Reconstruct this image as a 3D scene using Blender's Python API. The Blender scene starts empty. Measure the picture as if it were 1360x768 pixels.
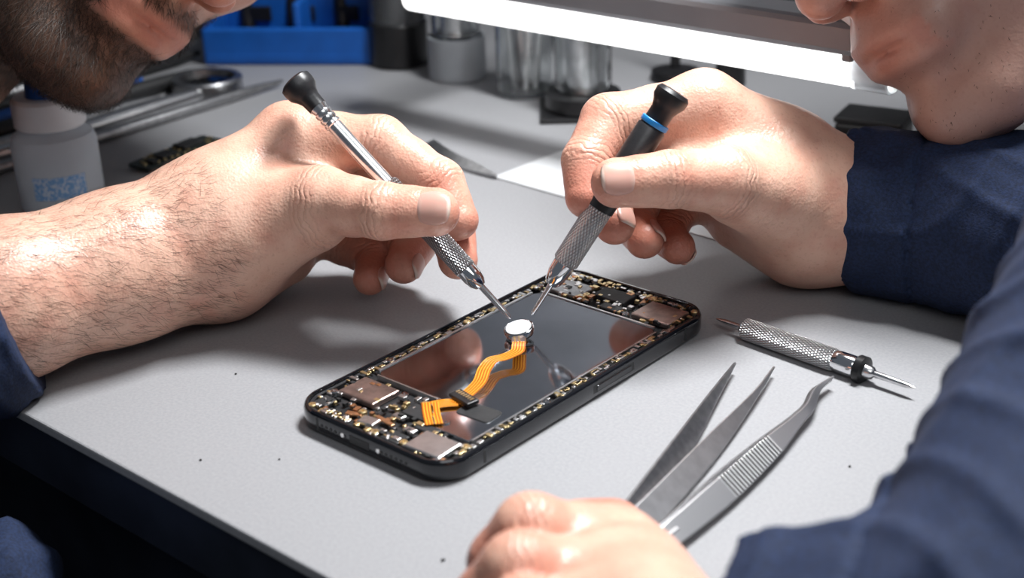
import bpy, bmesh, math, random
import numpy as np
from mathutils import Vector, Matrix
random.seed(7); rng=np.random.default_rng(5)
TZ=750.0   # bench top height above the floor, mm
# rows: orthonormal sculpting basis (also the camera orientation)
R=np.array([[0.75475, 0.65517, -0.0331],[0.24321, -0.32631, -0.91344],[-0.60926, 0.68137, -0.40563]])
def W10(s): return [np.array([float(x) for x in t.split(',')])*.1 for t in s.split(';')]
# ---------- materials
def mat(name,col,rough=.5,metal=0.,nscale=0,namt=0.,bump=0.,bscale=None,trans=0.,coat=0.,emit=None,ior=1.45,sss=0.,bdist=.0003,col2=None,ramp=None):
    m=bpy.data.materials.new(name);m.use_nodes=True
    nt=m.node_tree;p=nt.nodes['Principled BSDF'];L=nt.links
    p.inputs['Base Color'].default_value=(*col,1);p.inputs['Roughness'].default_value=rough
    p.inputs['Metallic'].default_value=metal;p.inputs['IOR'].default_value=ior
    p.inputs['Transmission Weight'].default_value=trans;p.inputs['Coat Weight'].default_value=coat
    if sss: p.inputs['Subsurface Weight'].default_value=sss;p.inputs['Subsurface Scale'].default_value=.004
    if emit: p.inputs['Emission Color'].default_value=(*emit[:3],1);p.inputs['Emission Strength'].default_value=emit[3]
    if nscale or bump: tc=nt.nodes.new('ShaderNodeTexCoord')
    if nscale:
        n=nt.nodes.new('ShaderNodeTexNoise');n.inputs['Scale'].default_value=nscale;n.inputs['Detail'].default_value=3
        L.new(tc.outputs['Object'],n.inputs['Vector'])
        mx=nt.nodes.new('ShaderNodeMix');mx.data_type='RGBA'
        c2=col2 if col2 else tuple(c*(1-namt) for c in col)
        cr=nt.nodes.new('ShaderNodeValToRGB');a,b=ramp or (.35,.65)
        cr.color_ramp.elements[0].position=a;cr.color_ramp.elements[1].position=b
        L.new(n.outputs['Fac'],cr.inputs['Fac']);L.new(cr.outputs['Color'],mx.inputs[0])
        mx.inputs[6].default_value=(*c2,1);mx.inputs[7].default_value=(*col,1)
        L.new(mx.outputs[2],p.inputs['Base Color'])
    if bump:
        n=nt.nodes.new('ShaderNodeTexNoise');n.inputs['Scale'].default_value=bscale or 300;n.inputs['Detail'].default_value=3
        L.new(tc.outputs['Object'],n.inputs['Vector'])
        b=nt.nodes.new('ShaderNodeBump');b.inputs['Strength'].default_value=bump;b.inputs['Distance'].default_value=bdist
        L.new(n.outputs['Fac'],b.inputs['Height']);L.new(b.outputs['Normal'],p.inputs['Normal'])
    return m
def mathn(nt):
    def M(op,a,b=None):
        x=nt.nodes.new('ShaderNodeMath');x.operation=op
        for i,s in enumerate((a,b)):
            if s is None: continue
            if isinstance(s,(int,float)): x.inputs[i].default_value=s
            else: nt.links.new(s,x.inputs[i])
        return x.outputs[0]
    return M
def knurl_mat(name,col,n=26,zk=2600,rough=.28,metal=1.0):
    m=mat(name,col,rough,metal);nt=m.node_tree;L=nt.links;N=nt.nodes.new;p=nt.nodes['Principled BSDF'];M=mathn(nt)
    tc=N('ShaderNodeTexCoord');sp=N('ShaderNodeSeparateXYZ');L.new(tc.outputs['Object'],sp.inputs[0])
    th=M('MULTIPLY',M('ARCTAN2',sp.outputs[1],sp.outputs[0]),n);z=M('MULTIPLY',sp.outputs[2],zk)
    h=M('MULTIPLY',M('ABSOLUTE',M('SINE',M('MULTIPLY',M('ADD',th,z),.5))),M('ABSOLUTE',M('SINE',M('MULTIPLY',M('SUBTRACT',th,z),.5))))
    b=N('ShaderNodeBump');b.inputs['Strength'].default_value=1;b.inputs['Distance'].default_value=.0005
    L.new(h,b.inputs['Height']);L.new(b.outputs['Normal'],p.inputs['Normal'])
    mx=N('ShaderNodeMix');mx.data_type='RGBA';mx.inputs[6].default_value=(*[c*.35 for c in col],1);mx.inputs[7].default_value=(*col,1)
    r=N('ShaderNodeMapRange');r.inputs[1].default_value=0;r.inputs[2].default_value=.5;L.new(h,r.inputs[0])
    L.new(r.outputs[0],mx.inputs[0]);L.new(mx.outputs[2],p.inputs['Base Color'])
    return m
def rib_mat(name,col,y0,y1,pitch=.0017,rough=.30):
    m=mat(name,col,rough,1);nt=m.node_tree;L=nt.links;N=nt.nodes.new;p=nt.nodes['Principled BSDF'];M=mathn(nt)
    tc=N('ShaderNodeTexCoord');sp=N('ShaderNodeSeparateXYZ');L.new(tc.outputs['Object'],sp.inputs[0]);y=sp.outputs[1]
    k=M('MULTIPLY',M('GREATER_THAN',y,y0),M('LESS_THAN',y,y1))
    s=M('MULTIPLY',M('ABSOLUTE',M('SINE',M('MULTIPLY',y,math.pi/pitch))),k)
    b=N('ShaderNodeBump');b.inputs['Strength'].default_value=1;b.inputs['Distance'].default_value=.0007
    L.new(s,b.inputs['Height']);L.new(b.outputs['Normal'],p.inputs['Normal'])
    g=M('MULTIPLY',M('MULTIPLY',M('LESS_THAN',s,.55),k),.75)
    mx=N('ShaderNodeMix');mx.data_type='RGBA';mx.inputs[6].default_value=(*col,1);mx.inputs[7].default_value=(.12,.12,.125,1)  # shade of the grooves painted into the colour between ribs
    L.new(g,mx.inputs[0]);L.new(mx.outputs[2],p.inputs['Base Color'])
    return m
def skin_mat(name,base,red,stubble=None,bs=.5):
    m=mat(name,base,.37,0,sss=.1);nt=m.node_tree;L=nt.links;N=nt.nodes.new;p=nt.nodes['Principled BSDF'];M=mathn(nt)
    p.inputs['Subsurface Radius'].default_value=(1,.35,.2);p.inputs['Specular IOR Level'].default_value=.5
    tc=N('ShaderNodeTexCoord')
    def noise(s,d=3,dist=0):
        n=N('ShaderNodeTexNoise');n.inputs['Scale'].default_value=s;n.inputs['Detail'].default_value=d;n.inputs['Distortion'].default_value=dist
        L.new(tc.outputs['Object'],n.inputs['Vector']);return n.outputs['Fac']
    def attr(a):
        n=N('ShaderNodeAttribute');n.attribute_name=a;return n.outputs['Fac']
    def mix(f,a,b):
        x=N('ShaderNodeMix');x.data_type='RGBA';L.new(f,x.inputs[0])
        for i,s in ((6,a),(7,b)):
            if isinstance(s,tuple): x.inputs[i].default_value=(*s,1)
            else: L.new(s,x.inputs[i])
        return x.outputs[2]
    f=M('ADD',M('MULTIPLY',M('SUBTRACT',noise(85),.5),1.7),M('ADD',attr('tint'),.1));
    cl=N('ShaderNodeClamp');L.new(f,cl.inputs[0])
    c=mix(cl.outputs[0],base,red)
    f2=N('ShaderNodeMapRange');L.new(noise(650,2),f2.inputs[0]);f2.inputs[1].default_value=.55;f2.inputs[2].default_value=.8;f2.inputs[4].default_value=.3
    c=mix(f2.outputs[0],c,tuple(x*.62 for x in red))
    if stubble:
        g=M('MULTIPLY',attr('beard'),.9);c=mix(g,c,stubble)
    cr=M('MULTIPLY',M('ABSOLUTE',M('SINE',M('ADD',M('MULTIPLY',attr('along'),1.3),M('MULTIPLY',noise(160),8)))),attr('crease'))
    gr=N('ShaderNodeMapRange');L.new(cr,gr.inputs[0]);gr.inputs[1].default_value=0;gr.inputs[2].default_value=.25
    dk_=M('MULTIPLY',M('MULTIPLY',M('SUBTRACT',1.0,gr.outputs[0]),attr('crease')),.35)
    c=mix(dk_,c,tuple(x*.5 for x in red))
    L.new(c,p.inputs['Base Color'])
    v=N('ShaderNodeTexVoronoi');v.inputs['Scale'].default_value=1000;L.new(tc.outputs['Object'],v.inputs['Vector'])
    h=M('ADD',M('MULTIPLY',v.outputs['Distance'],.3),M('ADD',M('MULTIPLY',noise(380,3,.5),.75),M('MULTIPLY',cr,1.0)))
    b=N('ShaderNodeBump');b.inputs['Strength'].default_value=bs;b.inputs['Distance'].default_value=.0006
    L.new(h,b.inputs['Height']);L.new(b.outputs['Normal'],p.inputs['Normal'])
    return m
# ---------- object helpers (mm)
def group(name,loc):
    e=bpy.data.objects.new(name,None);e.empty_display_size=.02
    e.location=(loc[0]*.001,loc[1]*.001,(loc[2]+TZ)*.001);bpy.context.collection.objects.link(e);return e
def link(o,parent):
    bpy.context.collection.objects.link(o)
    if parent is not None:
        o.parent=parent;o.matrix_parent_inverse=Matrix.Translation(-Vector(parent.location))
def mesh_np(name,V,F,m,parent,smooth=True,local=None,attrs=None):
    me=bpy.data.meshes.new(name);V=np.asarray(V,float)
    if local is None: V=(V+np.array([0,0,TZ]))
    V=V*.001
    if isinstance(F,np.ndarray):
        nf=len(F);k=F.shape[1];me.vertices.add(len(V));me.vertices.foreach_set('co',V.astype(np.float32).ravel())
        me.loops.add(nf*k);me.loops.foreach_set('vertex_index',F.astype(np.int32).ravel())
        me.polygons.add(nf);me.polygons.foreach_set('loop_start',np.arange(0,nf*k,k,dtype=np.int32))
        me.update(calc_edges=True);me.validate()
    else: me.from_pydata(V.tolist(),[],F)
    me.materials.append(m)
    if smooth: me.polygons.foreach_set('use_smooth',[True]*len(me.polygons))
    for a,val in (attrs or {}).items():
        at=me.attributes.new(a,'FLOAT','POINT');at.data.foreach_set('value',np.asarray(val,np.float32))
    o=bpy.data.objects.new(name,me)
    if local is not None: o.matrix_world=local
    link(o,parent)
    return o
def bev(o,w,seg=2):
    b=o.modifiers.new('bevel','BEVEL');b.width=w*.001;b.segments=seg;b.limit_method='ANGLE';return o
def boxes(name,lst,m,parent,bevel=0,smooth=False):
    V=[];F=[]
    for (cx,cy,cz,sx,sy,sz,*r) in lst:
        a=math.radians(r[0]) if r else 0;i=len(V);c,s=math.cos(a),math.sin(a)
        for dz in(-.5,.5):
            for dx,dy in((-.5,-.5),(.5,-.5),(.5,.5),(-.5,.5)):
                x,y=dx*sx,dy*sy;V.append((cx+x*c-y*s,cy+x*s+y*c,cz+dz*sz))
        F+=[(i,i+3,i+2,i+1),(i+4,i+5,i+6,i+7)]+[(i+j,i+(j+1)%4,i+4+(j+1)%4,i+4+j) for j in range(4)]
    o=mesh_np(name,V,F,m,parent,smooth)
    if bevel: bev(o,bevel)
    return o
def axmat(A,B):
    A=Vector(A);d=(Vector(B)-A).normalized();q=d.to_track_quat('Z','Y')
    return Matrix.Translation((A+Vector((0,0,TZ)))*.001)@q.to_matrix().to_4x4()
def lathe(name,prof,m,parent,A,B=None,seg=40,off=0):
    B=B if B is not None else (A[0],A[1],A[2]+1)
    V=[];F=[];n=len(prof)
    for h,r in prof:
        for j in range(seg):
            t=2*math.pi*j/seg;V.append((r*math.cos(t),r*math.sin(t),h+off))
    for i in range(n-1):
        for j in range(seg):
            F.append((i*seg+j,i*seg+(j+1)%seg,(i+1)*seg+(j+1)%seg,(i+1)*seg+j))
    F.append(tuple(range(seg))[::-1]);F.append(tuple((n-1)*seg+j for j in range(seg)))
    o=mesh_np(name,V,F,m,parent,True,local=axmat(A,B))
    e=o.modifiers.new('es','EDGE_SPLIT');e.split_angle=math.radians(38)
    return o
def rr(w,l,r,n=8):
    P=[]
    for cx,cy,a0 in((w/2-r,l/2-r,0),(-w/2+r,l/2-r,90),(-w/2+r,-l/2+r,180),(w/2-r,-l/2+r,270)):
        for i in range(n+1):
            a=math.radians(a0+90*i/n);P.append((cx+r*math.cos(a),cy+r*math.sin(a)))
    return P
def rrsweep(name,w,l,r,loops,m,parent,c=(0,0,0),rot=0,smooth=True,n=8):
    V=[];F=[];k=4*(n+1);a=math.radians(rot)
    for ins,z in loops:
        for x,y in rr(w-2*ins,l-2*ins,max(r-ins,.05),n):
            V.append((c[0]+x*math.cos(a)-y*math.sin(a),c[1]+x*math.sin(a)+y*math.cos(a),c[2]+z))
    for i in range(len(loops)-1):
        for j in range(k): F.append((i*k+j,i*k+(j+1)%k,(i+1)*k+(j+1)%k,(i+1)*k+j))
    F.append(tuple(range(k))[::-1]);F.append(tuple((len(loops)-1)*k+j for j in range(k)))
    o=mesh_np(name,V,F,m,parent,smooth)
    e=o.modifiers.new('es','EDGE_SPLIT');e.split_angle=math.radians(40);return o
def strip(name,path,m,parent,width,thick,widths=None):
    P=[Vector(p) for p in path];V=[];F=[];A=[];n=len(P)
    for i,p in enumerate(P):
        t=(P[min(i+1,n-1)]-P[max(i-1,0)]).normalized()
        nn=Vector((0,0,1));w=t.cross(nn).normalized();nn=w.cross(t).normalized();ww=(widths[i] if widths else width)/2
        for a,b in((-1,-.5),(1,-.5),(1,.5),(-1,.5)):
            V.append(p+w*a*ww+nn*b*thick);A.append(a*ww)
    for i in range(n-1):
        for j in range(4): F.append((i*4+j,i*4+(j+1)%4,i*4+4+(j+1)%4,i*4+4+j))
    F+= [(3,2,1,0),tuple((n-1)*4+j for j in range(4))]
    return mesh_np(name,[tuple(v) for v in V],F,m,parent,False,attrs={'across':A})
def catmull(P,n=8):
    P=[np.array(p,float) for p in P];out=[]
    Q=[2*P[0]-P[1]]+P+[2*P[-1]-P[-2]]
    for i in range(1,len(Q)-2):
        for j in range(n):
            t=j/n;a,b,c,d=Q[i-1],Q[i],Q[i+1],Q[i+2]
            out.append(.5*((2*b)+(-a+c)*t+(2*a-5*b+4*c-d)*t*t+(-a+3*b-3*c+d)*t**3))
    out.append(P[-1]);return out
# ---------- signed distance modelling
def smin(a,b,k):
    if k<=0: return np.minimum(a,b)
    h=np.maximum(k-np.abs(a-b),0)/k
    return np.minimum(a,b)-h*h*k*.25
class Fld:
    def __init__(s,lo,hi,h):
        s.lo=np.array(lo,float);s.h=h;n=np.ceil((np.array(hi)-s.lo)/h).astype(int)+1;s.n=n
        s.ax=[(s.lo[i]+np.arange(n[i])*h).astype(np.float32) for i in range(3)]
    def blank(s): return np.full(s.n,1e3,np.float32)
    def sl(s,lo,hi):
        a=np.clip(np.floor((lo-s.lo)/s.h).astype(int),0,s.n);b=np.clip(np.ceil((hi-s.lo)/s.h).astype(int)+1,0,s.n)
        return tuple(slice(a[i],b[i]) for i in range(3))
    def co(s,sl): return s.ax[0][sl[0]][:,None,None],s.ax[1][sl[1]][None,:,None],s.ax[2][sl[2]][None,None,:]
    def cap(s,F,A,B,ra,rb,k,sub=False,mg=13):
        A=np.array(A,float);B=np.array(B,float);r=max(ra,rb)+mg
        sl=s.sl(np.minimum(A,B)-r,np.maximum(A,B)+r);X,Y,Z=s.co(sl)
        d=B-A;L2=max(float(d@d),1e-6)
        t=np.clip(((X-A[0])*d[0]+(Y-A[1])*d[1]+(Z-A[2])*d[2])/L2,0,1)
        D=np.sqrt((X-A[0]-t*d[0])**2+(Y-A[1]-t*d[1])**2+(Z-A[2]-t*d[2])**2)-(ra+(rb-ra)*t)
        if sub: F[sl]=-smin(-F[sl],D,k)
        else: F[sl]=smin(F[sl],D,k)
    def ell(s,F,c,r,k,sub=False,mg=16):
        c=np.array(c,float);r=np.array(r,float)
        sl=s.sl(c-r-mg,c+r+mg);X,Y,Z=s.co(sl)
        x,y,z=(X-c[0]),(Y-c[1]),(Z-c[2])
        k0=np.sqrt((x/r[0])**2+(y/r[1])**2+(z/r[2])**2);k1=np.sqrt((x/r[0]**2)**2+(y/r[1]**2)**2+(z/r[2]**2)**2)+1e-9
        D=k0*(k0-1)/k1
        if sub: F[sl]=-smin(-F[sl],D,k)
        else: F[sl]=smin(F[sl],D,k)
    def nets(s,F):
        S=F<0;nx,ny,nz=F.shape
        c=np.zeros((nx-1,ny-1,nz-1),np.int8)
        for i in(0,1):
            for j in(0,1):
                for k in(0,1): c+=S[i:nx-1+i,j:ny-1+j,k:nz-1+k]
        act=(c>0)&(c<8);I,J,K=np.nonzero(act);idx=np.full(act.shape,-1,np.int64);idx[I,J,K]=np.arange(len(I))
        acc=np.zeros((len(I),3));cnt=np.zeros(len(I))
        cor=[(a,b,d) for a in(0,1) for b in(0,1) for d in(0,1)]
        for p in cor:
            for ax in range(3):
                if p[ax]: continue
                q=list(p);q[ax]=1
                f0=F[I+p[0],J+p[1],K+p[2]];f1=F[I+q[0],J+q[1],K+q[2]];m=(f0<0)!=(f1<0)
                t=np.where(m,f0/np.where(m,f0-f1,1),0)
                P=np.tile(np.array(p,float),(len(I),1));P[:,ax]=t
                acc+=P*m[:,None];cnt+=m
        V=(np.stack([I,J,K],1)+acc/cnt[:,None])*s.h+s.lo
        Q=[]
        for ax in range(3):
            sh=[slice(None)]*3;s0=list(sh);s1=list(sh);s0[ax]=slice(0,-1);s1[ax]=slice(1,None)
            a=S[tuple(s0)];b=S[tuple(s1)];g=a!=b;o=[x for x in range(3) if x!=ax]
            P=np.stack(np.nonzero(g),1);n=np.array(act.shape)
            ok=(P[:,o[0]]>0)&(P[:,o[1]]>0)&(P[:,o[0]]<n[o[0]])&(P[:,o[1]]<n[o[1]]);P=P[ok]
            def cell(d0,d1):
                C=P.copy();C[:,o[0]]-=d0;C[:,o[1]]-=d1;return idx[C[:,0],C[:,1],C[:,2]]
            q=np.stack([cell(1,1),cell(0,1),cell(0,0),cell(1,0)],1)
            ins=a[P[:,0],P[:,1],P[:,2]]
            if ax==1: ins=~ins
            q[~ins]=q[~ins][:,::-1];Q.append(q)
        return V,np.concatenate(Q)
def limb(pts,rs,thin=.93):
    out=[]
    for i in range(len(pts)-1):
        A,B=np.array(pts[i]),np.array(pts[i+1]);M=(A+B)/2;rm=(rs[i]+rs[i+1])/2*thin
        out+=[(A,M,rs[i],rm),(M,B,rm,rs[i+1])]
    return out
def hand_mesh(name,fingers,palm,h,m,parent):
    allp=[np.array(p) for f,_ in fingers for p in f]+[np.array(c[i]) for c in palm for i in(0,1)]
    allp=np.array(allp)@R.T
    lo=allp.min(0)-38;hi=allp.max(0)+38
    G=Fld(lo,hi,h);T=G.blank()
    W=lambda p:R@np.array(p)
    for c in palm: G.cap(T,W(c[0]),W(c[1]),c[2],c[3],14,mg=18)
    FF=G.blank()
    for f,r in fingers:
        one=G.blank()
        for A,B,a,b in limb(f,r): G.cap(one,W(A),W(B),a,b,3.0)
        FF=smin(FF,one,1.0)
    T=smin(T,FF,6)
    V,F=G.nets(T);V=V@R
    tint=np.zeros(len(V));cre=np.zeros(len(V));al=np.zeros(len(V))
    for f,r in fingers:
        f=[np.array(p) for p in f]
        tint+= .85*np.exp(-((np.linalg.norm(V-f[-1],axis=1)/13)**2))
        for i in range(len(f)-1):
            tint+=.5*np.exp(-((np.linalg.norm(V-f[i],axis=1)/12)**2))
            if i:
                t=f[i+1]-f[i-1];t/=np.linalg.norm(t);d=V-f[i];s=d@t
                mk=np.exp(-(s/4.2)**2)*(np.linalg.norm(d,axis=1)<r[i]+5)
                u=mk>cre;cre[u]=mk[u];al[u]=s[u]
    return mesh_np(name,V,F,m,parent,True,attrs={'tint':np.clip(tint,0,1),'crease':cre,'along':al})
def nail(name,tip,prev,nrm,r,m,parent,wid=.7,ln=1.15):
    tip=np.array(tip,float);t=tip-np.array(prev);t/=np.linalg.norm(t);n=np.array(nrm,float);n-=n@t*t;n/=np.linalg.norm(n);s=np.cross(t,n)
    V=[];F=[];N=14;A=[];Rc=r*.97
    for i in range(N+1):
        for j in range(N+1):
            a=(i/N*2-1);b=(j/N*2-1)
            x=a*math.sqrt(max(0,1-.38*b*b));y=b*math.sqrt(max(0,1-.38*a*a))
            ang=x*wid;L=r*ln*.5*y
            rad=Rc+.26-0.10*r*(max(0,y+.1))**2-(.5 if max(abs(a),abs(b))>.99 else 0)-.9*(max(0,-y-.6)**2)
            V.append(tip+t*(L+r*.1)+n*(rad*math.cos(ang))+s*(rad*math.sin(ang)));A.append(y)
    for i in range(N):
        for j in range(N):
            q=i*(N+1)+j;F.append((q,q+1,q+N+2,q+N+1))
    o=mesh_np(name,V,F,m,parent,True,attrs={'ny':A})
    sd=o.modifiers.new('sol','SOLIDIFY');sd.thickness=.0004;sd.offset=-1
    return o
def strands(name,P,Nn,dirv,n,ln,wd,m,parent,jit=.5,lift=.35):
    idx=rng.integers(0,len(P),n);seg=3
    N0=Nn[idx];P0=P[idx]+rng.normal(0,.3,(n,3));d=dirv+rng.normal(0,jit,(n,3))
    d-= (d*N0).sum(1)[:,None]*N0;d/=np.linalg.norm(d,axis=1)[:,None]
    side=np.cross(d,N0);L=ln*(.6+.7*rng.random(n))[:,None];lf=lift*(.5+rng.random(n))[:,None]
    pts=[P0+N0*.15+d*L*t+N0*L*lf*(t-.45*t*t) for t in(0,.35,.7,1)]
    ws=[1,.85,.55,.1];VV=[]
    for p,w in zip(pts,ws): VV+= [p-side*wd*w/2,p+side*wd*w/2]
    VV=np.stack(VV,1).reshape(-1,3);b=np.arange(n)*8
    Q=np.concatenate([np.stack([b+2*i,b+2*i+1,b+2*i+3,b+2*i+2],1) for i in range(seg)])
    return mesh_np(name,VV,Q,m,parent,True)
def normals(o):
    me=o.data;N=np.empty(len(me.vertices)*3,np.float32);me.vertices.foreach_get('normal',N);return N.reshape(-1,3)
def verts_mm(o):
    me=o.data;N=np.empty(len(me.vertices)*3,np.float32);me.vertices.foreach_get('co',N);V=N.reshape(-1,3)*1000.;V[:,2]-=TZ;return V
# ================= materials
M_desk=mat('desk_laminate',(.30,.30,.31),.42,0,900,.12,.12,1500,bdist=.0002)
M_deskedge=mat('desk_edge',(.018,.022,.035),.35,0,60,.3)
M_dark=mat('black_plastic',(.012,.012,.013),.3,0,300,.2,.1,600)
M_darkm=mat('black_matte',(.02,.02,.021),.5,0,300,.3,.2,700)
M_rubber=mat('driver_black',(.018,.018,.020),.38,0,300,.2,.15,900)
M_frame=mat('phone_frame',(.014,.015,.019),.14,.5,200,.2,coat=.7)
M_tray=mat('phone_tray',(.02,.02,.022),.45,.2,500,.4,.2,900)
M_plate=mat('phone_plate',(.70,.73,.78),.09,1,30,.2,.03,50,bdist=.0003,ramp=(.3,.6))
M_silver=mat('shield_silver',(.90,.89,.88),.28,1,250,.12,.1,500)
M_brown=mat('shield_bronze',(.64,.49,.44),.33,1,200,.35,.15,400)
M_gold=mat('gold_contacts',(1.,.78,.42),.32,1,500,.2)
M_copper=mat('copper_parts',(.80,.42,.22),.35,1,500,.3)
M_steel=mat('steel',(.72,.72,.73),.24,1,180,.15,.05,600)
M_steeld=mat('steel_brushed',(.45,.45,.46),.34,1,300,.25,.1,900)
M_twz=mat('tweezer_steel',(.72,.72,.73),.30,1,220,.15,.05,700)
M_rib=rib_mat('tweezer_ribbed',(.74,.74,.75),.727-.750-.002,.006)
M_chrome=mat('chrome',(.80,.80,.81),.1,1,100,.08)
M_knurl=knurl_mat('knurled_steel',(.74,.74,.75))
M_knurld=knurl_mat('knurled_dark',(.45,.45,.46))
M_blue=mat('blue_plastic',(.008,.10,.42),.4,0,80,.15)
M_bluering=mat('blue_ring',(.02,.28,.75),.4,0,80,.1)
M_white=mat('white_plastic',(.82,.83,.85),.35,0,80,.05)
M_milk=mat('bottle_plastic',(.84,.90,.96),.3,0,60,.05,trans=.35,ior=1.15)
M_liq=mat('label_blue',(.20,.42,.75),.5,0,700,.5,col2=(.6,.7,.85),ramp=(.42,.55))
M_glass=mat('jar_glass',(.93,.95,.95),.03,0,40,.02,trans=1.)
M_smoke=mat('smoked_glass',(.20,.21,.22),.08,0,40,.1,trans=.7)
M_frost=mat('frosted_plastic',(.50,.53,.56),.35,0,80,.1,trans=.35,ior=1.2)
M_paper=mat('paper',(.56,.57,.58),.6,0,200,.03)
M_wall=mat('wall_paint',(.10,.105,.115),.8,0,6,.25,.1,60)
M_wallrefl=mat('wall_reflector_pale',(.66,.67,.70),.7,0,6,.1,.1,60)  # pale tone picked to mirror brightly in the phone plate
M_floor=mat('floor_dark',(.03,.028,.027),.6,0,9,.5,.1,50)
M_pcb=mat('pcb',(.015,.022,.02),.4,0,400,.4,.2,600)
M_diff=mat('lamp_diffuser',(.9,.9,.9),.4,0,30,.02,emit=(1,.99,.98,2.6))
M_clear=mat('lamp_cap',(.85,.88,.9),.15,0,30,.05,trans=.6)
M_housing=mat('lamp_housing',(.36,.37,.39),.35,.3,60,.05)
M_cloth=mat('navy_cloth',(.010,.023,.070),.85,0,900,.5,.5,1400,bdist=.0004)
M_hair=mat('hair_brown',(.06,.034,.022),.5,0,300,.4)
M_armhair=mat('arm_hair',(.07,.04,.027),.6,0,300,.2)
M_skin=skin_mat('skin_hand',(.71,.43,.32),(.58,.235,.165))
M_face=skin_mat('skin_face',(.52,.29,.205),(.44,.18,.125),(.12,.065,.042),.3)
M_faceb=skin_mat('skin_face_b',(.62,.37,.285),(.52,.235,.175),(.36,.20,.16),.3)
M_nail=mat('nail',(.74,.46,.38),.30,0,150,.1,sss=.1)
def nail_tip():
    nt=M_nail.node_tree;p=nt.nodes['Principled BSDF'];a=nt.nodes.new('ShaderNodeAttribute');a.attribute_name='ny'
    cr=nt.nodes.new('ShaderNodeValToRGB');e=cr.color_ramp.elements
    e[0].position=.0;e[0].color=(.64,.43,.36,1);e[1].position=.2;e[1].color=(.61,.33,.27,1)
    x=e.new(.88);x.color=(.61,.34,.275,1);x=e.new(.94);x.color=(.72,.56,.48,1)
    mr=nt.nodes.new('ShaderNodeMapRange');mr.inputs[1].default_value=-1;nt.links.new(a.outputs['Fac'],mr.inputs[0])
    nt.links.new(mr.outputs[0],cr.inputs[0]);nt.links.new(cr.outputs[0],p.inputs['Base Color'])
nail_tip()
M_flex=mat('flex_orange',(.85,.33,.02),.26,0,400,.1,coat=.35)
def flexn():
    nt=M_flex.node_tree;p=nt.nodes['Principled BSDF'];a=nt.nodes.new('ShaderNodeAttribute');a.attribute_name='across'
    m1=nt.nodes.new('ShaderNodeMath');m1.operation='MULTIPLY';m1.inputs[1].default_value=6.5
    s=nt.nodes.new('ShaderNodeMath');s.operation='SINE';cr=nt.nodes.new('ShaderNodeValToRGB')
    cr.color_ramp.elements[0].position=.0;cr.color_ramp.elements[0].color=(.36,.09,.006,1)
    cr.color_ramp.elements[1].position=.6;cr.color_ramp.elements[1].color=(.84,.33,.03,1)
    L=nt.links;L.new(a.outputs['Fac'],m1.inputs[0]);L.new(m1.outputs[0],s.inputs[0]);L.new(s.outputs[0],cr.inputs[0]);L.new(cr.outputs[0],p.inputs['Base Color'])
flexn()
# ================= room
boxes('floor',[(0,100,-TZ-10,3000,3000,20)],M_floor,None)
boxes('wall_back',[(-100,425,-300,2600,30,900)],M_wall,None)
boxes('wall_upper_reflector',[(-100,426,950,2600,30,1600)],M_wallrefl,None)  # unseen pale wall area, added as a reflector for the phone plate
boxes('wall_left',[(-1385,-330,500,30,1480,2500)],M_wall,None)
dk=group('workbench',(-167,141,0))
boxes('top',[(-167,141,-2,665,534,4)],M_desk,dk,.8)
boxes('edge_band',[(-167,-120,-17,663,6,26),(-167,141,-17,655,520,26)],M_deskedge,dk,1)
boxes('apron',[(-167,-95,-70,640,18,70)],M_deskedge,dk,1)
boxes('legs',[(x,y,-390,40,40,720) for x in(-470,130) for y in(-80,370)],M_deskedge,dk,2)
boxes('lower_shelf',[(-170,150,-480,600,400,20)],M_darkm,dk,1)
rrsweep('paper_sheet',222,104,1,[(0,0.2),(0,.7)],M_paper,None,(-31,199,0),-2)
boxes('dust_crumbs',[(x,y,.3,s,s*.7,.3,random.random()*90) for x,y,s in [(-79,-62,.7),(-40,-108,.8),(60,-100,1.2),(125,15,.8),(-20,-92,.6),(-150,30,.7)]],M_darkm,None)
# ================= phone
ph=group('smartphone',(0,0,0))
rrsweep('frame',71.5,146.7,11.5,[(1.8,.3),(.5,.8),(0,2.0),(0,6.4),(.35,7.5),(.9,8.0),(1.5,8.0),(1.8,7.4),(1.9,5.2)],M_frame,ph,n=12)
rrsweep('inner_tray',67.9,143.1,9.8,[(0,5.0),(0,5.3)],M_tray,ph)
V=[];F=[];a=rr(67.5,142.7,9.6,10);b=rr(64.9,140.1,8.4,10);k=len(a)
for z,lp in((5.2,a),(6.9,a),(6.9,b),(5.2,b)): V+=[(x,y,z) for x,y in lp]
for i in range(3):
    for j in range(k): F.append((i*k+j,i*k+(j+1)%k,(i+1)*k+(j+1)%k,(i+1)*k+j))
mesh_np('gasket_ledge',V,F,M_tray,ph,False)
def prism(name,poly,z0,z1,m,parent,bevel=0):
    n=len(poly);V=[(x,y,z0) for x,y in poly]+[(x,y,z1) for x,y in poly]
    F=[tuple(range(n))[::-1],tuple(range(n,2*n))]+[(i,(i+1)%n,n+(i+1)%n,n+i) for i in range(n)]
    o=mesh_np(name,V,F,m,parent,False)
    if bevel: bev(o,bevel,3)
    return o
prism('battery_shield',[(-28.5,-38),(-26.5,-40),(2,-40),(2,-46),(7,-46),(7,-55),(29,-55),(29,45),(27,47),(-26.5,47),(-28.5,45)],5.2,7.2,M_plate,ph,.5)
prism('plate_rim',[(-29.8,-38),(-28.9,-38),(-28.9,45),(-29.8,45)],5.2,7.5,M_silver,ph)
prism('plate_rim_b',[(29.4,-54),(30.1,-54),(30.1,45),(29.4,45)],5.2,7.5,M_silver,ph)
prism('plate_rim_c',[(-27,47.4),(27,47.4),(27,48.2),(-27,48.2)],5.2,7.5,M_silver,ph)
prism('plate_rim_d',[(-27,-40.9),(1.4,-40.9),(1.4,-40.3),(-27,-40.3)],5.2,7.5,M_silver,ph)
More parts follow.
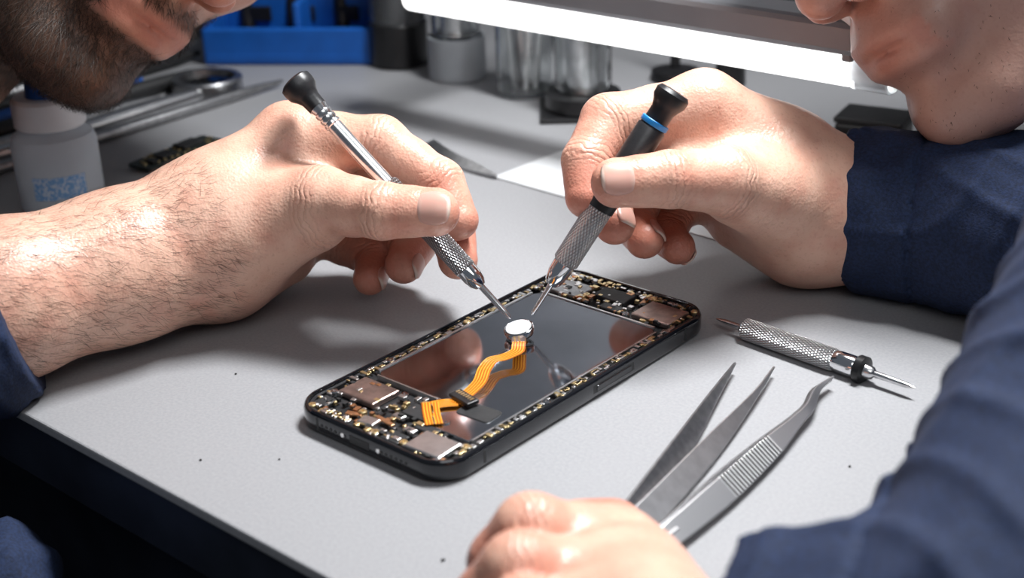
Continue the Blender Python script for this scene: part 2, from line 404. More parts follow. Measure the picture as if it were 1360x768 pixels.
boxes('shields_bronze',[(-21,-50.5,6.5,17,13,2.2,0),(21.5,59,6.6,17,14,2.4,0)],M_brown,ph,.6)
boxes('shields_silver',[(22,-64,6.8,15,11.5,2.6,3),(-6,-65,6.5,7,5,2.2,8),(-1,-56,6.3,5,3,1.6,0),(-27,66,6.3,5,5,1.6,0),(9,-61,6.6,5,3,2,0)],M_silver,ph,.6)
boxes('shield_grey',[(-20,58,6.4,15,12,1.8,0)],M_steeld,ph,.6)
boxes('chips_black',[(4,-51,6.5,11,7.5,2.4,0),(13,-57,6.4,9,4,2,0),(-2,62,6.5,15,9,2.2,0),(3,53,6.3,9,5,1.8,0),(-9,66,6.2,6,4,1.6,0),(-28,-64,6.2,6,6,1.8),(8,-67,6.2,8,6,2)],M_darkm,ph,.4)
rrsweep('adhesive_pad',14,9,1.8,[(0,7.2),(.2,7.5)],M_darkm,ph,(19,-39,0),4)
gl=[];sl_=[];bl=[];cp=[]
for i in range(280):
    t=random.random()*5
    if t<1.7: p=(-31.6+random.uniform(-1.,.9),random.uniform(-64,64))
    elif t<3.4: p=(31.8+random.uniform(-.9,.9),random.uniform(-64,64))
    elif t<4.2: p=(random.uniform(-27,27),-69.0+random.uniform(-1,1.6))
    else: p=(random.uniform(-27,27),69.0+random.uniform(-1.6,1))
    s=random.uniform(.6,1.5);random.choice((gl,gl,sl_,sl_)).append((p[0],p[1],7.1,s,s*random.uniform(.8,2.8),.8,random.choice((0,90))))
for i in range(320):
    a=random.random()<.5
    y=random.uniform(-70,-43) if a else random.uniform(50,71);x=random.uniform(-31,31)
    if a and x>6 and y>-56: continue
    s=random.uniform(.7,2.0);random.choice((gl,gl,sl_,sl_,cp,bl,bl)).append((x,y,6.3+random.random()*.9,s,s*random.uniform(.6,1.6),1.3,random.choice((0,90,12))))
boxes('gold_parts',gl,M_gold,ph,.12);boxes('solder_parts',sl_,M_silver,ph,.12);boxes('tiny_chips',bl,M_darkm,ph);boxes('copper_bits',cp,M_copper,ph)
boxes('ribbon_copper',[(-14,-64,6.6,6,2.2,.8,20),(-2,-61.5,6.9,9,1.6,.8,-8),(10,66,6.9,2,8,.8,10),(-11,52.5,6.6,7,2,.8,0)],M_copper,ph,.2)
for i,(x,y) in enumerate([(-30,-58),(-12,-62),(15,-50.5),(30.5,-58),(-31,52),(-11,56),(11.5,51),(31,68),(-31,70),(1,-69),(29,-69.5),(-29,-69),(-9.5,-45),(-31.5,10),(31.8,-20),(12,68.5),(-31.5,-30),(13,-68)]):
    lathe('screw_%d'%i,[(0,1.5),(1.6,1.5),(1.9,1.2),(1.9,.5),(1.5,.4)],M_gold if i%2 else M_chrome,ph,(x,y,5.8),seg=14)
rrsweep('power_button',2.4,20,.9,[(0,0),(.3,.6)],M_frame,ph,(0,0,0));b=bpy.data.objects['power_button']
b.data.transform(Matrix.Translation((0,0,-TZ*.001)));b.data.transform(Matrix.Translation((.0355,.012,TZ*.001+.0042))@Matrix.Rotation(math.radians(90),4,'Y'))
boxes('antenna_bands',[(35.72,-55,4.2,.15,1.2,4.6),(35.72,55,4.2,.15,1.2,4.6),(-22,-73.3,4.2,1.2,.15,4.6),(35.74,12,4.3,.1,23,3.1)],M_darkm,ph)
boxes('charging_port',[(-2,-73.35,4.2,9,.3,2.8)],M_darkm,ph,.1)
for i in range(6):
    for sx in(-16,12): lathe('speaker_hole_%d_%d'%(i,sx>0),[(0,.65),(.15,.65)],M_dark,ph,(sx+i*2.2-4,-73.33,4.2),(sx+i*2.2-4,-74.3,4.2),seg=10)
lathe('port_screw',[(0,.9),(.2,.8)],M_silver,ph,(6.5,-73.3,4.2),(6.5,-74.3,4.2),seg=12)
lathe('port_screw_b',[(0,.9),(.2,.8)],M_silver,ph,(-10,-73.3,4.2),(-10,-74.3,4.2),seg=12)
hb=group('home_button_flex',(-7,12,9))
nb=(-7,12,8.6);nbt=(-7.2,11.3,12)
lathe('ring',[(0,4.0),(.8,5.3),(2.0,5.6),(2.8,5.5),(3.0,5.2),(2.8,4.9)],M_chrome,hb,nb,nbt)
lathe('gasket',[(0,5.0),(2.95,5.0)],M_dark,hb,nb,nbt)
lathe('face',[(2.4,4.7),(3.1,4.7),(3.35,4.4)],M_white,hb,nb,nbt)
path=catmull([(-6.5,12,8.6),(-3.5,7.5,9.2),(1,2,10.6),(4.4,-3,11.0),(3.0,-8.5,10.4),(1.8,-13,10.8),(4.6,-20,11),(7.6,-26,9.6),(8.6,-33,8.4),(9.5,-40,8.2)],8)
strip('flex_cable',path,M_flex,hb,4.9,.2)
path=catmull([(9.5,-39,8.0),(6,-43,8.1),(3.8,-47,8.0)],6);strip('flex_fold',path,M_flex,hb,5.2,.3)
path=catmull([(2.5,-45,8.2),(8,-50,8.0),(13.5,-54.5,7.9)],6);strip('flex_tail',path,M_flex,hb,5.8,.3)
boxes('connector',[(10.5,-37,9.0,10.5,5,1.4,-10)],M_dark,hb,.3)
boxes('connector_pins',[(6.6+i*1.25,-35.6-(i*.22),9.75,.6,1.6,.3,-10) for i in range(7)]+[(10.5+i*.9,-51.8-i*.75,8.25,.5,1.6,.25,50) for i in range(4)]+[(5+i*.9,-46.6-i*.8,8.35,.5,2.6,.25,50) for i in range(4)],M_gold,hb)
boxes('stiffener',[(-3.2,6.8,9.7,5,5,.5,40)],M_brown,hb,.1)
boxes('stiffener_pads',[(-4+i*.9,7.6-i*.8,10.1,.6,.6,.3,40) for i in range(4)]+[(-4.9+i*.9,6.3-i*.8,10.1,.6,.6,.3,40) for i in range(4)],M_gold,hb)
# ================= drivers
def P3(a): return tuple(float(x) for x in a)
Lt=np.array([-12.1,12.9,13.0]);Lc=np.array([-96.8,-7.8,93.9])
sd=group('precision_screwdriver',P3(Lt))
lathe('shaft',[(0,.35),(1.2,.9),(4,1.1),(16,1.25),(17,1.6)],M_steel,sd,Lt,Lc,24)
lathe('collar',[(16,2.0),(18,3.2),(21,3.7),(24,3.7),(24.5,3.2)],M_chrome,sd,Lt,Lc)
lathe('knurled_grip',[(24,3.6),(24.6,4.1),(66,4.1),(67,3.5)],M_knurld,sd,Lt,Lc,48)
lathe('sleeve_tube',[(67,3.0),(96,2.9),(96.4,3.3),(97.5,3.3),(98,2.8),(99,3.3),(100,3.3),(100.5,2.8),(101.5,3.3),(102.5,3.3),(103,2.8),(105,3.4)],M_steel,sd,Lt,Lc)
lathe('swivel_cap',[(105,3.6),(109,3.8),(111,4.6),(113,6.0),(115.5,6.4),(117.5,6.2),(118.4,5),(118.6,2)],M_rubber,sd,Lt,Lc)
Rt=np.array([-7.7,19.3,13.2]);Rc_=np.array([22.7,64.3,91.1])
rd=group('precision_screwdriver',P3(Rt));k=np.linalg.norm(Rc_-Rt)/92
lathe('shaft',[(0,.3),(1.5,.8),(13*k,1.1),(14*k,1.5)],M_steel,rd,Rt,Rc_,24)
lathe('collar',[(13*k,2.0),(14.5*k,3.2),(18*k,4.0),(22*k,4.2),(22.5*k,3.8)],M_chrome,rd,Rt,Rc_)
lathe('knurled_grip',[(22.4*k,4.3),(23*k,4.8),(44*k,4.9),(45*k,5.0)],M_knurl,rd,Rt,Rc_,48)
lathe('handle',[(45*k,5.2),(60*k,5.4),(78*k,5.4),(79*k,4.6)],M_rubber,rd,Rt,Rc_)
lathe('ring',[(79*k,5.1),(79.3*k,5.3),(80.8*k,5.3),(81*k,5.1)],M_bluering,rd,Rt,Rc_)
lathe('swivel_cap',[(81*k,4.4),(85*k,4.4),(87*k,5.2),(89.0*k,6.3),(91.5*k,6.4),(92.8*k,5.4),(93*k,3)],M_rubber,rd,Rt,Rc_)
A=np.array([37.2,73.2,4.2]);B=np.array([120.4,67.2,4.2])
ld=group('pocket_screwdriver',P3(A))
lathe('tip_a',[(0,.3),(2,.7),(4,1.0),(11,1.1),(12,2.6),(13,3.2)],M_steel,ld,A,B,24)
lathe('knurled_body',[(13,3.4),(13.6,4.1),(51,4.2),(52,3.8)],M_knurl,ld,A,B,48)
lathe('chuck',[(52,3.6),(54,3.9),(60,3.9),(61,3.2)],M_chrome,ld,A,B)
lathe('stop_disc',[(61,3.0),(61.4,4.9),(64,4.9),(64.5,2.6)],M_dark,ld,A,B)
lathe('tip_b',[(64.5,2.6),(67,2.2),(68,1.2),(80,1.0),(83.4,.25)],M_steel,ld,A,B,24)
# ================= tweezers
def tarm(name,path,widths,m,parent,thick=1.2,tilt=60,zc=None):
    P=catmull([np.array([p[0],p[1],h]) for p,h in zip(path,widths)],6)
    V=[];F=[];n=len(P);T=math.radians(tilt)
    for i,p in enumerate(P):
        t=(P[min(i+1,n-1)]-P[max(i-1,0)])[:2];t/=np.linalg.norm(t);s=np.array([t[1],-t[0]]);H=max(p[2],.7)
        wv=np.array([s[0]*math.cos(T),s[1]*math.cos(T),math.sin(T)]);nv=np.array([-s[0]*math.sin(T),-s[1]*math.sin(T),math.cos(T)])
        z0=(zc if zc is not None else widths[0]/2*abs(math.sin(T))+.6)
        c=np.array([p[0],p[1],z0])
        for a,b in((-1,-1),(1,-1),(1,1),(-1,1)): V.append(tuple(c+wv*a*H/2+nv*b*thick/2))
    for i in range(n-1):
        for j in range(4): F.append((i*4+j,i*4+(j+1)%4,i*4+4+(j+1)%4,i*4+4+j))
    F+=[(3,2,1,0),tuple((n-1)*4+j for j in range(4))]
    return bev(mesh_np(name,V,F,m,parent,False),.3,2)
tw=group('tweezers',(85,-10,0))
tarm('arm_left',[(94,-62),(92,-54),(88.5,-40),(81,-13),(70,22),(62.4,46.7)],[8,8.5,8.5,7.5,3.8,.8],M_steeld,tw,1.3,-48,4.0)
tarm('arm_right',[(97,-62),(95.5,-54),(93.5,-40),(87.5,-5),(80,32),(74.4,52.9)],[8,8.5,8.5,6.8,2.4,.8],M_twz,tw,1.3,-36,3.6)
boxes('hinge',[(95.2,-60,3.8,3.4,10,5.5,10)],M_twz,tw,.4)
t2=group('tweezers',(102,0,0))
tarm('arm_left',[(104.6,-58),(104.4,-50),(102.6,-25),(101,3),(99.4,22),(98.1,34),(94.3,46),(94.6,57)],[6,7,7.6,6.6,4.0,3.2,2.4,.8],M_steeld,t2,1.3,-50,3.4)
tarm('arm_right',[(107,-58),(107,-50),(106.0,-25),(103.6,3),(101.4,22),(99.7,34),(95.6,46),(95.2,57)],[6.5,7.4,8.2,7.0,4.2,3.2,2.2,.8],M_rib,t2,1.5,-34,4.6)
boxes('hinge',[(106,-56,3.9,3.6,8,4,0)],M_twz,t2,.4)
# ================= bottle etc.
c=(-287,2,0)
bt=group('dropper_bottle',c)
lathe('body',[(0,17),(.6,19),(2,19.8),(32,19.8),(36,18.5),(39,14),(41,12)],M_milk,bt,c)
lathe('liquid',[(0,17.5),(14,18.2),(14.5,10)],M_milk,bt,(c[0],c[1],1))
V=[];F=[]
for i in range(13):
    a=math.radians(-68+i*6)
    for z in(9,20): V.append((c[0]+20*math.cos(a),c[1]+20*math.sin(a),z))
for i in range(12): F.append((2*i,2*i+2,2*i+3,2*i+1))
mesh_np('label',V,F,M_liq,bt)
lathe('collar',[(40,15.5),(41,16.5),(53,16.5),(54.5,15)],M_white,bt,c)
lathe('cap_top',[(54,9.5),(60,9),(64,7.5),(66,4)],M_blue,bt,c)
rn=group('circuit_board',(-300,78,0))
rrsweep('board',16,54,2,[(0,2),(0,3.4)],M_pcb,rn,(-300,78,0),8)
boxes('chips',[(-303,88,4.2,9,14,2.2,8),(-299,70,4.0,8,10,1.6,8),(-296,60,4,6,5,1.5,8)],M_darkm,rn,.3)
boxes('contacts',[(-306+random.random()*13,55+random.random()*48,3.7,1.2,1.6,.8,8) for _ in range(40)],M_gold,rn)
boxes('standoffs',[(-303,58,1,3,3,2),(-298,98,1,3,3,2)],M_gold,rn)
g=group('pry_blade',(-160,155,0))
tarm('blade',[(-205,168),(-181,158),(-160,153),(-141,150)],[8,8,7,1.5],M_steeld,g,1.5,-15,1.6)
for i,(x,y0,y1,r,mm) in enumerate([(-352,-60,200,3.2,M_steeld),(-368,-60,170,4.5,M_steel),(-386,-40,135,3.5,M_steeld),(-404,-70,190,5,M_darkm),(-424,-60,150,4.5,M_blue),(-445,-60,210,5,M_darkm),(-465,-60,180,5,M_steeld)]):
    g=group('bench_file',(x,y0,0))
    lathe('rod',[(0,r*.6),(3,r),(y1-y0-40,r),(y1-y0-20,r*.8),(y1-y0,r*.3)],mm,g,(x,y0,r+.2),(x-6,y1,r+.2),20)
    lathe('grip',[(0,r),(1,r*1.35),(38,r*1.35),(40,r)],M_dark,g,(x,y0,r*1.4),(x-6,y1,r*1.4),20)
lp=group('magnifier_loupe',(-385,165,0))
lathe('ring',[(0,20),(1,21),(9,21),(10,20),(10,17),(6,16.5)],M_steeld,lp,(-385,165,0))
lathe('lens',[(6,16.5),(8,12),(8.6,4)],M_glass,lp,(-385,165,0))
tr=group('tool_rack',(-420,260,0))
boxes('base',[(-405,262,5,120,62,10,34)],M_blue,tr,3)
boxes('back_block',[(-430,290,34,112,20,68,34)],M_blue,tr,3)
boxes('front_lip',[(-390,238,12,118,5,24,34)],M_blue,tr,2)
boxes('step',[(-412,270,20,112,16,40,34)],M_blue,tr,3)
boxes('side_cheek',[(-453,232,24,6,58,48,34),(-356,297,24,6,58,48,34),(-404,264,20,5,56,38,34)],M_blue,tr,2)
boxes('slots',[(-430+i*24,246+i*16.2,26,15,3,10,34) for i in range(4)],M_dark,tr,1)
for i in range(4):
    x=-440+i*26;y=243+i*17.5;lathe('tool_%d'%i,[(0,5),(30,5),(32,7),(80,7),(84,4)],M_dark,tr,(x+3,y-2,10),(x-6,y+6,66),20)
def jar(name,x,y,parts):
    g=group(name,(x,y,0))
    for nm,prof,mm in parts: lathe(nm,prof,mm,g,(x,y,0))
    return g
jar('black_jar',-336,278,[('base',[(0,17),(1,18.5),(27,18.5),(28,17.5)],M_dark),('glass',[(28.2,17.5),(92,17.5),(92,16.3),(30,16.3),(30,.1)],M_smoke),('rod',[(30.5,6),(95,6)],M_steeld),('cap',[(96,18),(112,18)],M_dark)])
jar('frosted_beaker',-284,276,[('cup',[(0,16),(1,17.5),(26,17.5),(26,16),(3,16),(3,.1)],M_frost),('metal_insert',[(3.5,9),(95,9),(96,7)],M_steel),('upper_cup',[(28,14.5),(80,14.5),(80,13.5),(29,13.5)],M_glass)])
g=jar('glass_jar',-226,272,[('glass',[(0,15),(2,17),(60,17),(66,13),(72,13),(72,12),(66,12),(60,15.8),(4,15.8),(4,.1)],M_glass),('cap',[(72.5,13.5),(88,13.5)],M_steel)])
for i in range(7):
    a=i*.9;lathe('swab_%d'%i,[(0,1.3),(50,1.3),(51,2.2),(58,2.2),(60,.6)],M_steeld if i%2 else M_white,g,(-226+7*math.cos(a),272+7*math.sin(a),4.5),(-226+11*math.cos(a+.4),272+11*math.sin(a+.4),60),12)
jar('metal_tube',-190,292,[('foot',[(0,9),(50,9),(90,8)],M_steeld)])
g=jar('solder_stand',-176,262,[('base',[(3,20),(4,21),(12,21),(13,17)],M_dark),('post',[(13,8.5),(75,8.5),(76,6)],M_steel),('neck',[(76,5),(100,5)],M_dark),('glass_sleeve',[(13.5,15),(70,15),(70,14),(14,14)],M_glass)])
boxes('plinth',[(-176,262,1.5,48,44,3,40)],M_dark,g,1)
jar('desk_stand',-172,345,[('base',[(0,14),(2,15),(6,14),(8,5)],M_dark),('post',[(8,3),(110,3)],M_dark)])
jar('desk_stand',-138,352,[('base',[(0,8),(2,9),(22,8),(24,3)],M_dark),('post',[(24,2.5),(110,2.5)],M_dark)])
cs=group('tool_case',(-22,306,0))
boxes('body',[(-22,306,6,34,26,12,12)],M_dark,cs,2)
boxes('lid',[(-22,306,13.5,35,27,3,12)],M_darkm,cs,1)
# ================= lamp
lm=group('bench_lamp',(-80,195,68))
ly,lz=197,69
lathe('diffuser',[(0,6.8),(1,7),(262,7),(262.5,6.6)],M_diff,lm,(-240,ly,lz),(0,ly,lz),40)
lathe('end_cap',[(262.5,7.2),(264,7.6),(280,7.6),(281,6.8)],M_clear,lm,(-240,ly,lz),(0,ly,lz),40)
lathe('end_pin',[(262,3),(278,3)],M_white,lm,(-240,ly,lz),(0,ly,lz),20)
boxes('housing',[(-115,ly+3,lz+15,285,24,15)],M_housing,lm,3)
boxes('wall_arm',[(-236,ly+110,lz+16,14,210,10),(-236,ly+205,lz+30,30,4,60)],M_housing,lm,1)
boxes('end_clip',[(22,ly,lz+8,5,15,6)],M_housing,lm,1)
# ================= technicians
tA=group('technician',(-118,-30,35))
LI=W10('-1092,-17,673;-770,152,671;-535,224,539;-426,195,425')
LM=W10('-1190,25,548;-776,303,491;-557,295,345;-448,206,255')
LR=W10('-1273,48,414;-960,300,293;-760,285,215;-699,161,185')
LL=W10('-1306,28,283;-1076,207,164;-907,211,138;-840,107,110')
LT=W10('-1006,-249,453;-758,-169,534;-501,-112,539;-338,-10,539')
Lw,Lf1,Lf0,Lel,Lm1,Lc1,Lh1,Lh2,Lt1,Lt2,Lb1,Lb2=W10('-1236,-353,326;-1309,-730,320;-1383,-1148,322;-1463,-1497,324;-1280,-582,329;-1177,-330,424;-1264,-261,177;-1214,-15,171;-1098,-332,352;-835,-174,468;-1082,19,571;-879,-20,472')
Lf=[(LI,[12.5,10.2,8.8,7.8]),(LM,[12.5,9.8,8.7,7.6]),(LR,[12,9.3,8.2,7.4]),(LL,[11,8.3,7.4,6.7]),(LT,[15.5,12.8,10,8.8])]
Lp=[(Lel,Lf0,28,26.5),(Lf0,Lf1,26.5,25.5),(Lf1,Lw,25.5,25.5),(Lm1,Lc1,22,20),(Lw,Lc1,25,21),(Lc1,LI[0],20,13.5),(Lw,LM[0],22,13.5),(Lw,LR[0],22,13),(Lw,LL[0],21,12.5),
    (Lh1,Lh2,18,13.5),(Lt1,Lt2,21,15),(Lb1,Lb2,12,10)]
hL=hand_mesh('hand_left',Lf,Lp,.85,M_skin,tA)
toc=-R[2]
nB=(1.13,-.55,-.16)
nail('nail_thumb',LT[3],LT[2],(.686,-.534,.538),8.8,M_nail,tA,.78,1.35)
nail('nail_ring',LR[3],LR[2],nB,7.4,M_nail,tA)
nail('nail_little',LL[3],LL[2],nB,6.7,M_nail,tA)
V=verts_mm(hL);N=normals(hL)
armd=(Lw-Lel);al=np.linalg.norm(armd);armd=armd/al
m_=((V-Lel)@armd<al*.96)&((N@toc)>-.4)
strands('arm_hair',V[m_],N[m_],armd+np.array([.109,-.147,-.411]),4200,6,.11,M_armhair,tA,.3,.2)
tB=group('technician',(45,130,35))
RI=W10('130,981,761;-81,665,745;-59,505,641;2,426,538')
RM=W10('69,1113,632;-116,814,580;-62,629,484;46,534,409')
RR=W10('45,1223,506;-115,961,406;-58,775,327;61,701,298')
RL=W10('65,1308,374;-44,1069,283;2,918,232;115,843,233')
RT=W10('438,1034,462;384,739,590;298,517,642;179,369,647')
Rw,Rf1,Rel,Rc1,Rh1,Rh2,Rt1,Rt2,Rb1,Rb2=W10('431,1337,316;593,1436,288;1136,1600,275;346,1208,523;373,1305,202;155,1230,255;432,1189,362;365,861,527;81,1007,632;127,818,567')
Rf=[(RI,[12.8,10.2,8.7,7.8]),(RM,[12.5,9.8,8.7,7.6]),(RR,[12,9.2,8.2,7.4]),(RL,[11,8.3,7.4,6.8]),(RT,[15.5,12.5,9.8,8.8])]
Rp=[(Rel,Rf1,27,24),(Rf1,Rw,24,22.5),(Rw,Rc1,22,18),(Rc1,RI[0],18,13.5),(Rw,RM[0],21,13.5),(Rw,RR[0],21,13),(Rw,RL[0],20,12.5),(Rh1,Rh2,18.5,14),(Rt1,Rt2,20,14),(Rb1,Rb2,12,9)]
hR=hand_mesh('hand_right',Rf,Rp,.85,M_skin,tB)
nail('nail_thumb',RT[3],RT[2],(.422,-.764,.549),8.8,M_nail,tB,.78,1.35)
nail('nail_middle',RM[3],RM[2],(1.19,-.29,.2),7.5,M_nail,tB)
nail('nail_ring',RR[3],RR[2],nB,7.4,M_nail,tB)
nail('nail_little',RL[3],RL[2],nB,6.7,M_nail,tB)
FI=W10('1138,-919,199;1023,-1097,318;964,-1144,228;970,-1092,109')
FM=W10('1271,-1053,217;1113,-1248,323;1053,-1295,235;1080,-1270,139')
FR=W10('1383,-1157,220;1223,-1363,310;1171,-1427,233;1215,-1402,158')
FL=W10('1492,-1247,200;1349,-1448,275;1304,-1502,203;1331,-1484,142')
FT=W10('1414,-1031,137;1206,-886,152;1053,-807,169;993,-874,196')
Fw_,Fel,Fth=W10('1610,-1326,206;2050,-1107,257;1257,-956,155')
Ff=[(FI,[12.3,9.8,8.7,7.8]),(FM,[12.3,9.7,8.7,7.8]),(FR,[12,9.2,8.2,7.5]),(FL,[11.2,8.4,7.5,6.9]),(FT,[12,10.8,9.4,8.3])]
Fp=[(Fw_,FI[0],20,12),(Fw_,FM[0],20,12.5),(Fw_,FR[0],20,12),(Fw_,FL[0],19,11.5),(Fel,Fw_,26,20),(Fw_,Fth,17,12)]
hF=hand_mesh('hand_resting',Ff,Fp,1.0,M_skin,tB)
def head(name,parent,chin,Fw,Up,mskin,beard,hairlen,ns):
    Fw=np.array(Fw);Up=np.array(Up)
    Fw=Fw/np.linalg.norm(Fw);Up=Up-Up@Fw*Fw;Up/=np.linalg.norm(Up);Xr=np.cross(Fw,Up)
    G=Fld((-100,-125,-215),(100,130,140),2.0);T=G.blank()
    G.ell(T,(0,-12,28),(75,96,90),10);G.ell(T,(0,32,-38),(57,52,72),22)
    for s in(-1,1):
        G.cap(T,(s*50,-8,-62),(s*16,62,-98),17,15,16);G.ell(T,(s*40,55,-28),(22,20,18),16)
        G.cap(T,(s*12,84,12),(s*42,70,14),9,8,12)
    G.cap(T,(0,62,-97),(0,72,-98),18,16,10)
    G.cap(T,(0,82,6),(0,101,-36),7,8.5,9);G.ell(T,(0,104,-40),(10,9,9),5)
    for s in(-1,1): G.ell(T,(s*12,95,-43),(7,9,7),3)
    G.ell(T,(0,80,-66),(27,12,18),10)
    G.ell(T,(0,85.5,-64),(23,6.5,4.5),3);G.ell(T,(0,84.5,-74.5),(20,6.5,5.5),2.5)
    G.ell(T,(0,94,-69),(26,5,.8),2,sub=True);G.ell(T,(0,95,-85),(14,7,4),7,sub=True)
    for s in(-1,1):
        G.ell(T,(s*6.5,98,-50),(3.6,6,4),1.5,sub=True);G.ell(T,(s*31,92,-2),(17,14,11),8,sub=True);G.ell(T,(s*31,70,-2),(12,12,11),2)
        G.ell(T,(s*78,-12,-12),(5,17,28),5);G.ell(T,(s*84,-8,-10),(4,9,17),3,sub=True)
    G.cap(T,(0,-30,-60),(0,-52,-200),54,58,18)
    V,F=G.nets(T)
    def ss(x,a,b): return np.clip((x-a)/(b-a),0,1)
    z,y,x=V[:,2],V[:,1],np.abs(V[:,0])
    bd=ss(-z,38,58)*ss(y,-25,5)*(1-ss(-z,125,140));lips=np.exp(-((z+69)/8.5)**2)*(x<23)*(y>78);bd=bd*(1-ss(lips,.3,.6))
    bd=bd*(1-.9*np.exp(-((z+45)/14)**2)*(x<40)*(y>60))
    bd=np.maximum(bd,.9*np.exp(-((z+57.5)/4.5)**2)*(x<28)*(y>76))
    tint=np.clip(.9*lips+.5*np.exp(-((z+42)/14)**2)*(y>88)+.35*(x>68),0,1)
    c0=np.array(chin)-Fw*86+Up*106
    W=V[:,0:1]*Xr+V[:,1:2]*Fw+V[:,2:3]*Up+c0
    zz=np.zeros(len(V))
    o=mesh_np(name,W,F,mskin,parent,True,attrs={'tint':tint,'crease':zz,'along':zz,'beard':bd*beard})
    Nn=normals(o);ds=-Up*1.0+Fw*.35
    mk=(bd>.45)&(rng.random(len(V))<bd)
    strands(name+'_beard',W[mk],Nn[mk],ds,ns,hairlen,.18,M_hair,parent,.5,.45)
    G=Fld((-95,-125,-70),(95,110,150),4);T=G.blank();G.ell(T,(0,-16,32),(80,100,94),5);G.ell(T,(0,80,-30),(90,60,75),8,sub=True)
    V2,F2=G.nets(T);mesh_np(name+'_hair',V2[:,0:1]*Xr+V2[:,1:2]*Fw+V2[:,2:3]*Up+c0,F2,M_hair,parent)
    for s in(-1,1):
        cc=c0+Xr*s*31+Fw*73-Up*2;lathe(name+'_eye_%d'%(s>0),[(-11,1),(-9,6),(0,11),(6,9),(9,6),(11,1)],M_white,parent,cc,cc+Fw)
head('head',tA,(-181.9,-41.1,80.8),(.9244,-.0714,-.2757),(.2782,.6607,.6920),M_face,.95,5.5,22000)
head('head_b',tB,(88.4,139.0,66.5),(-.3187,-.9259,-.2138),(-.5434,.0120,.8363),M_faceb,.5,1.0,900)
# ---- clothing
def cloth(name,caps,h,parent,cut=None,amp=2.0,hollow=None,k=14):
    pts=np.array([p for c in caps for p in(c[0],c[1])])@R.T;rm=max(max(c[2],c[3]) for c in caps)
    G=Fld(pts.min(0)-rm-10,pts.max(0)+rm+10,h);T=G.blank()
    for c in caps: G.cap(T,R@np.array(c[0]),R@np.array(c[1]),c[2],c[3],k,mg=20)
    X,Y,Z=G.co((slice(None),)*3)
    def wv(a,b,c,ph): return np.sin(a*X+b*Y+c*Z+ph)
    w1=8*wv(.04,.03,-.05,.3);w2=9*wv(-.05,.035,.03,1.3)
    n=np.sin(.13*(X+w1)+.04*(Y+w2)+.05*Z)*wv(-.02,.05,.03,2)
    n2=1-np.abs(np.sin(.10*(X+w2)-.07*(Y+w1)+.06*Z+1.2));n3=1-np.abs(np.sin(.05*(X+w1)+.12*(Y+w2)-.04*Z+.4))
    n2=n2*n2*(3-2*n2);n3=n3*n3*(3-2*n3)
    T+= (amp*(.6*n-.7*n2**2-.6*n3**2+.2*wv(.33,.27,-.2,.2)*wv(.11,-.05,.03,0))).astype(np.float32)
    if cut:
        P,D=cut;P=R@np.array(P);D=R@np.array(D);D=D/np.linalg.norm(D)
        s=(X-P[0])*D[0]+(Y-P[1])*D[1]+(Z-P[2])*D[2]
        T-=np.where((s<30)&(s>-5),1.4,0).astype(np.float32)
        T+=1.0*np.exp(-((s-4)/.9)**2)+1.2*np.exp(-((s-30)/1.0)**2)
        T=np.maximum(T,-s)
        if hollow:
            H=G.blank();G.cap(H,R@np.array(hollow[0]),R@np.array(hollow[1]),hollow[2],hollow[3],0,mg=20);T=np.maximum(T,-H)
    V,F=G.nets(T.astype(np.float32));return mesh_np(name,V@R,F,M_cloth,parent)
A_=np.array
cloth('sleeve',[((-131.8,-91.7,31.5),(-140,-131.1,32),30.5,33),((-140,-131.1,32),(-189.8,-178,18),33,43),((-189.8,-178,18),(-390,-232,50),45,62)],1.8,tA,cut=((-133.4,-113.8,31.8),(-10.3,-18.0,-4.5)),hollow=((-131.8,-91.7,31.5),(-139.2,-123,32),27.6,28.2))
cloth('shirt',[((-436,-240,30),(-325,-265,-173),90,90),((-390,-232,50),(-242,-225,-135),52,42),((-242,-225,-135),(-98.1,-164,-52),40,28)],4,tA,amp=4)
a=A_((51.8,140.3,29.6));b=A_((106.7,155,32))
cloth('sleeve_right',[((36.9,130,32.3),(72.4,149.3,30.5),26.5,27.5),((72.4,149.3,30.5),b,27.5,31),(b,(172,160,34),33,44)],1.3,tB,cut=(a,b-a),hollow=((36.9,130,32.3),(59.2,143.7,29),24.6,24.6),amp=1.9)
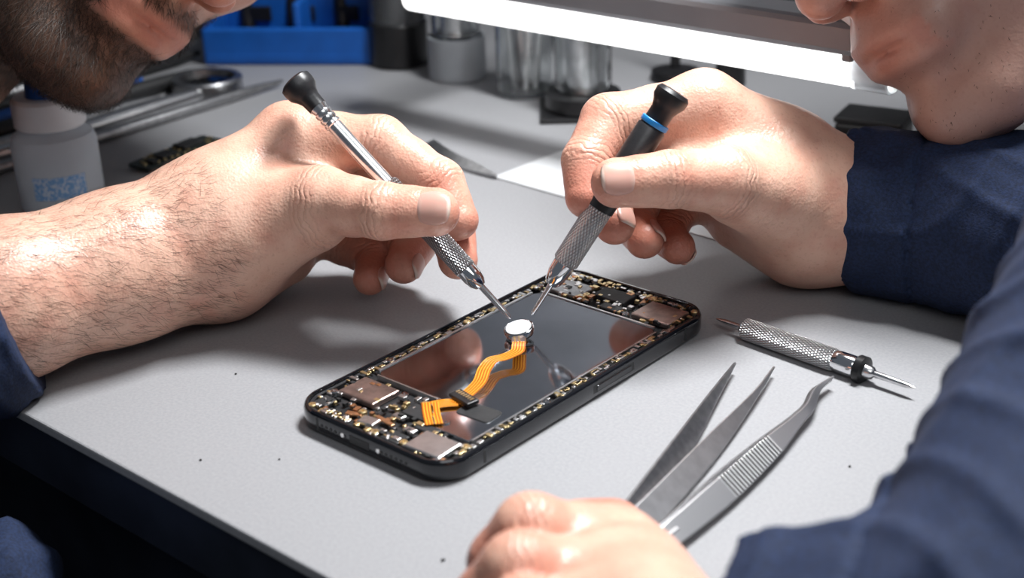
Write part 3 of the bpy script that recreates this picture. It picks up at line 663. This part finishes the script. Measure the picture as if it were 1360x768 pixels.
s1=A_((172.7,-102.1,27));s2=A_((221.8,-89.8,33.7));s3=A_((219.4,32.2,69.7))
cloth('sleeve_left',[(s1,s2,24.5,38),(s2,s3,41,56)],1.8,tB,cut=((163.7,-106.7,23.4),s2-A_((163.7,-106.7,23.4))),amp=2.2)
cloth('shirt',[((200,85,52),(238,62,-60),48,74),((238,62,-60),(262,50,-260),74,88),(s3,(200,100,60),50,46),((172,160,34),(205,95,40),42,50)],3,tB,amp=3)
# ================= lights, world, camera
def area(name,loc,tgt,sz,sy,pw,col=(1,1,1),spread=180):
    l=bpy.data.lights.new(name,'AREA');l.shape='RECTANGLE';l.size=sz*.001;l.size_y=sy*.001;l.energy=pw;l.color=col;l.spread=math.radians(spread)
    o=bpy.data.objects.new(name,l);bpy.context.collection.objects.link(o)
    L=Vector(loc)+Vector((0,0,TZ));T=Vector(tgt)+Vector((0,0,TZ));o.location=L*.001
    o.rotation_euler=(T-L).to_track_quat('-Z','Y').to_euler();return o
area('ceiling_panel_light',(60,210,600),(30,-10,0),260,100,5.0,(.97,.985,1),125)
area('room_fill_light',(700,-500,900),(0,0,0),700,500,3.3,(.98,.99,1))
w=bpy.data.worlds.new('room_ambient');bpy.context.scene.world=w;w.use_nodes=True
w.node_tree.nodes['Background'].inputs[0].default_value=(.75,.85,1,1);w.node_tree.nodes['Background'].inputs[1].default_value=.13
cd=bpy.data.cameras.new('camera');cam=bpy.data.objects.new('camera',cd);bpy.context.collection.objects.link(cam)
cd.sensor_width=36;cd.sensor_fit='HORIZONTAL';cd.lens=50.29;cd.clip_start=.02;cd.clip_end=20
cd.dof.use_dof=True;cd.dof.focus_distance=.525;cd.dof.aperture_fstop=10
Mx=Matrix(((R[0][0],-R[1][0],-R[2][0],0),(R[0][1],-R[1][1],-R[2][1],0),(R[0][2],-R[1][2],-R[2][2],0),(0,0,0,1)))
Mx.translation=(.30297,-.33819,.23411+TZ*.001);cam.matrix_world=Mx
bpy.context.scene.camera=cam
bpy.context.scene.view_settings.view_transform='Standard'
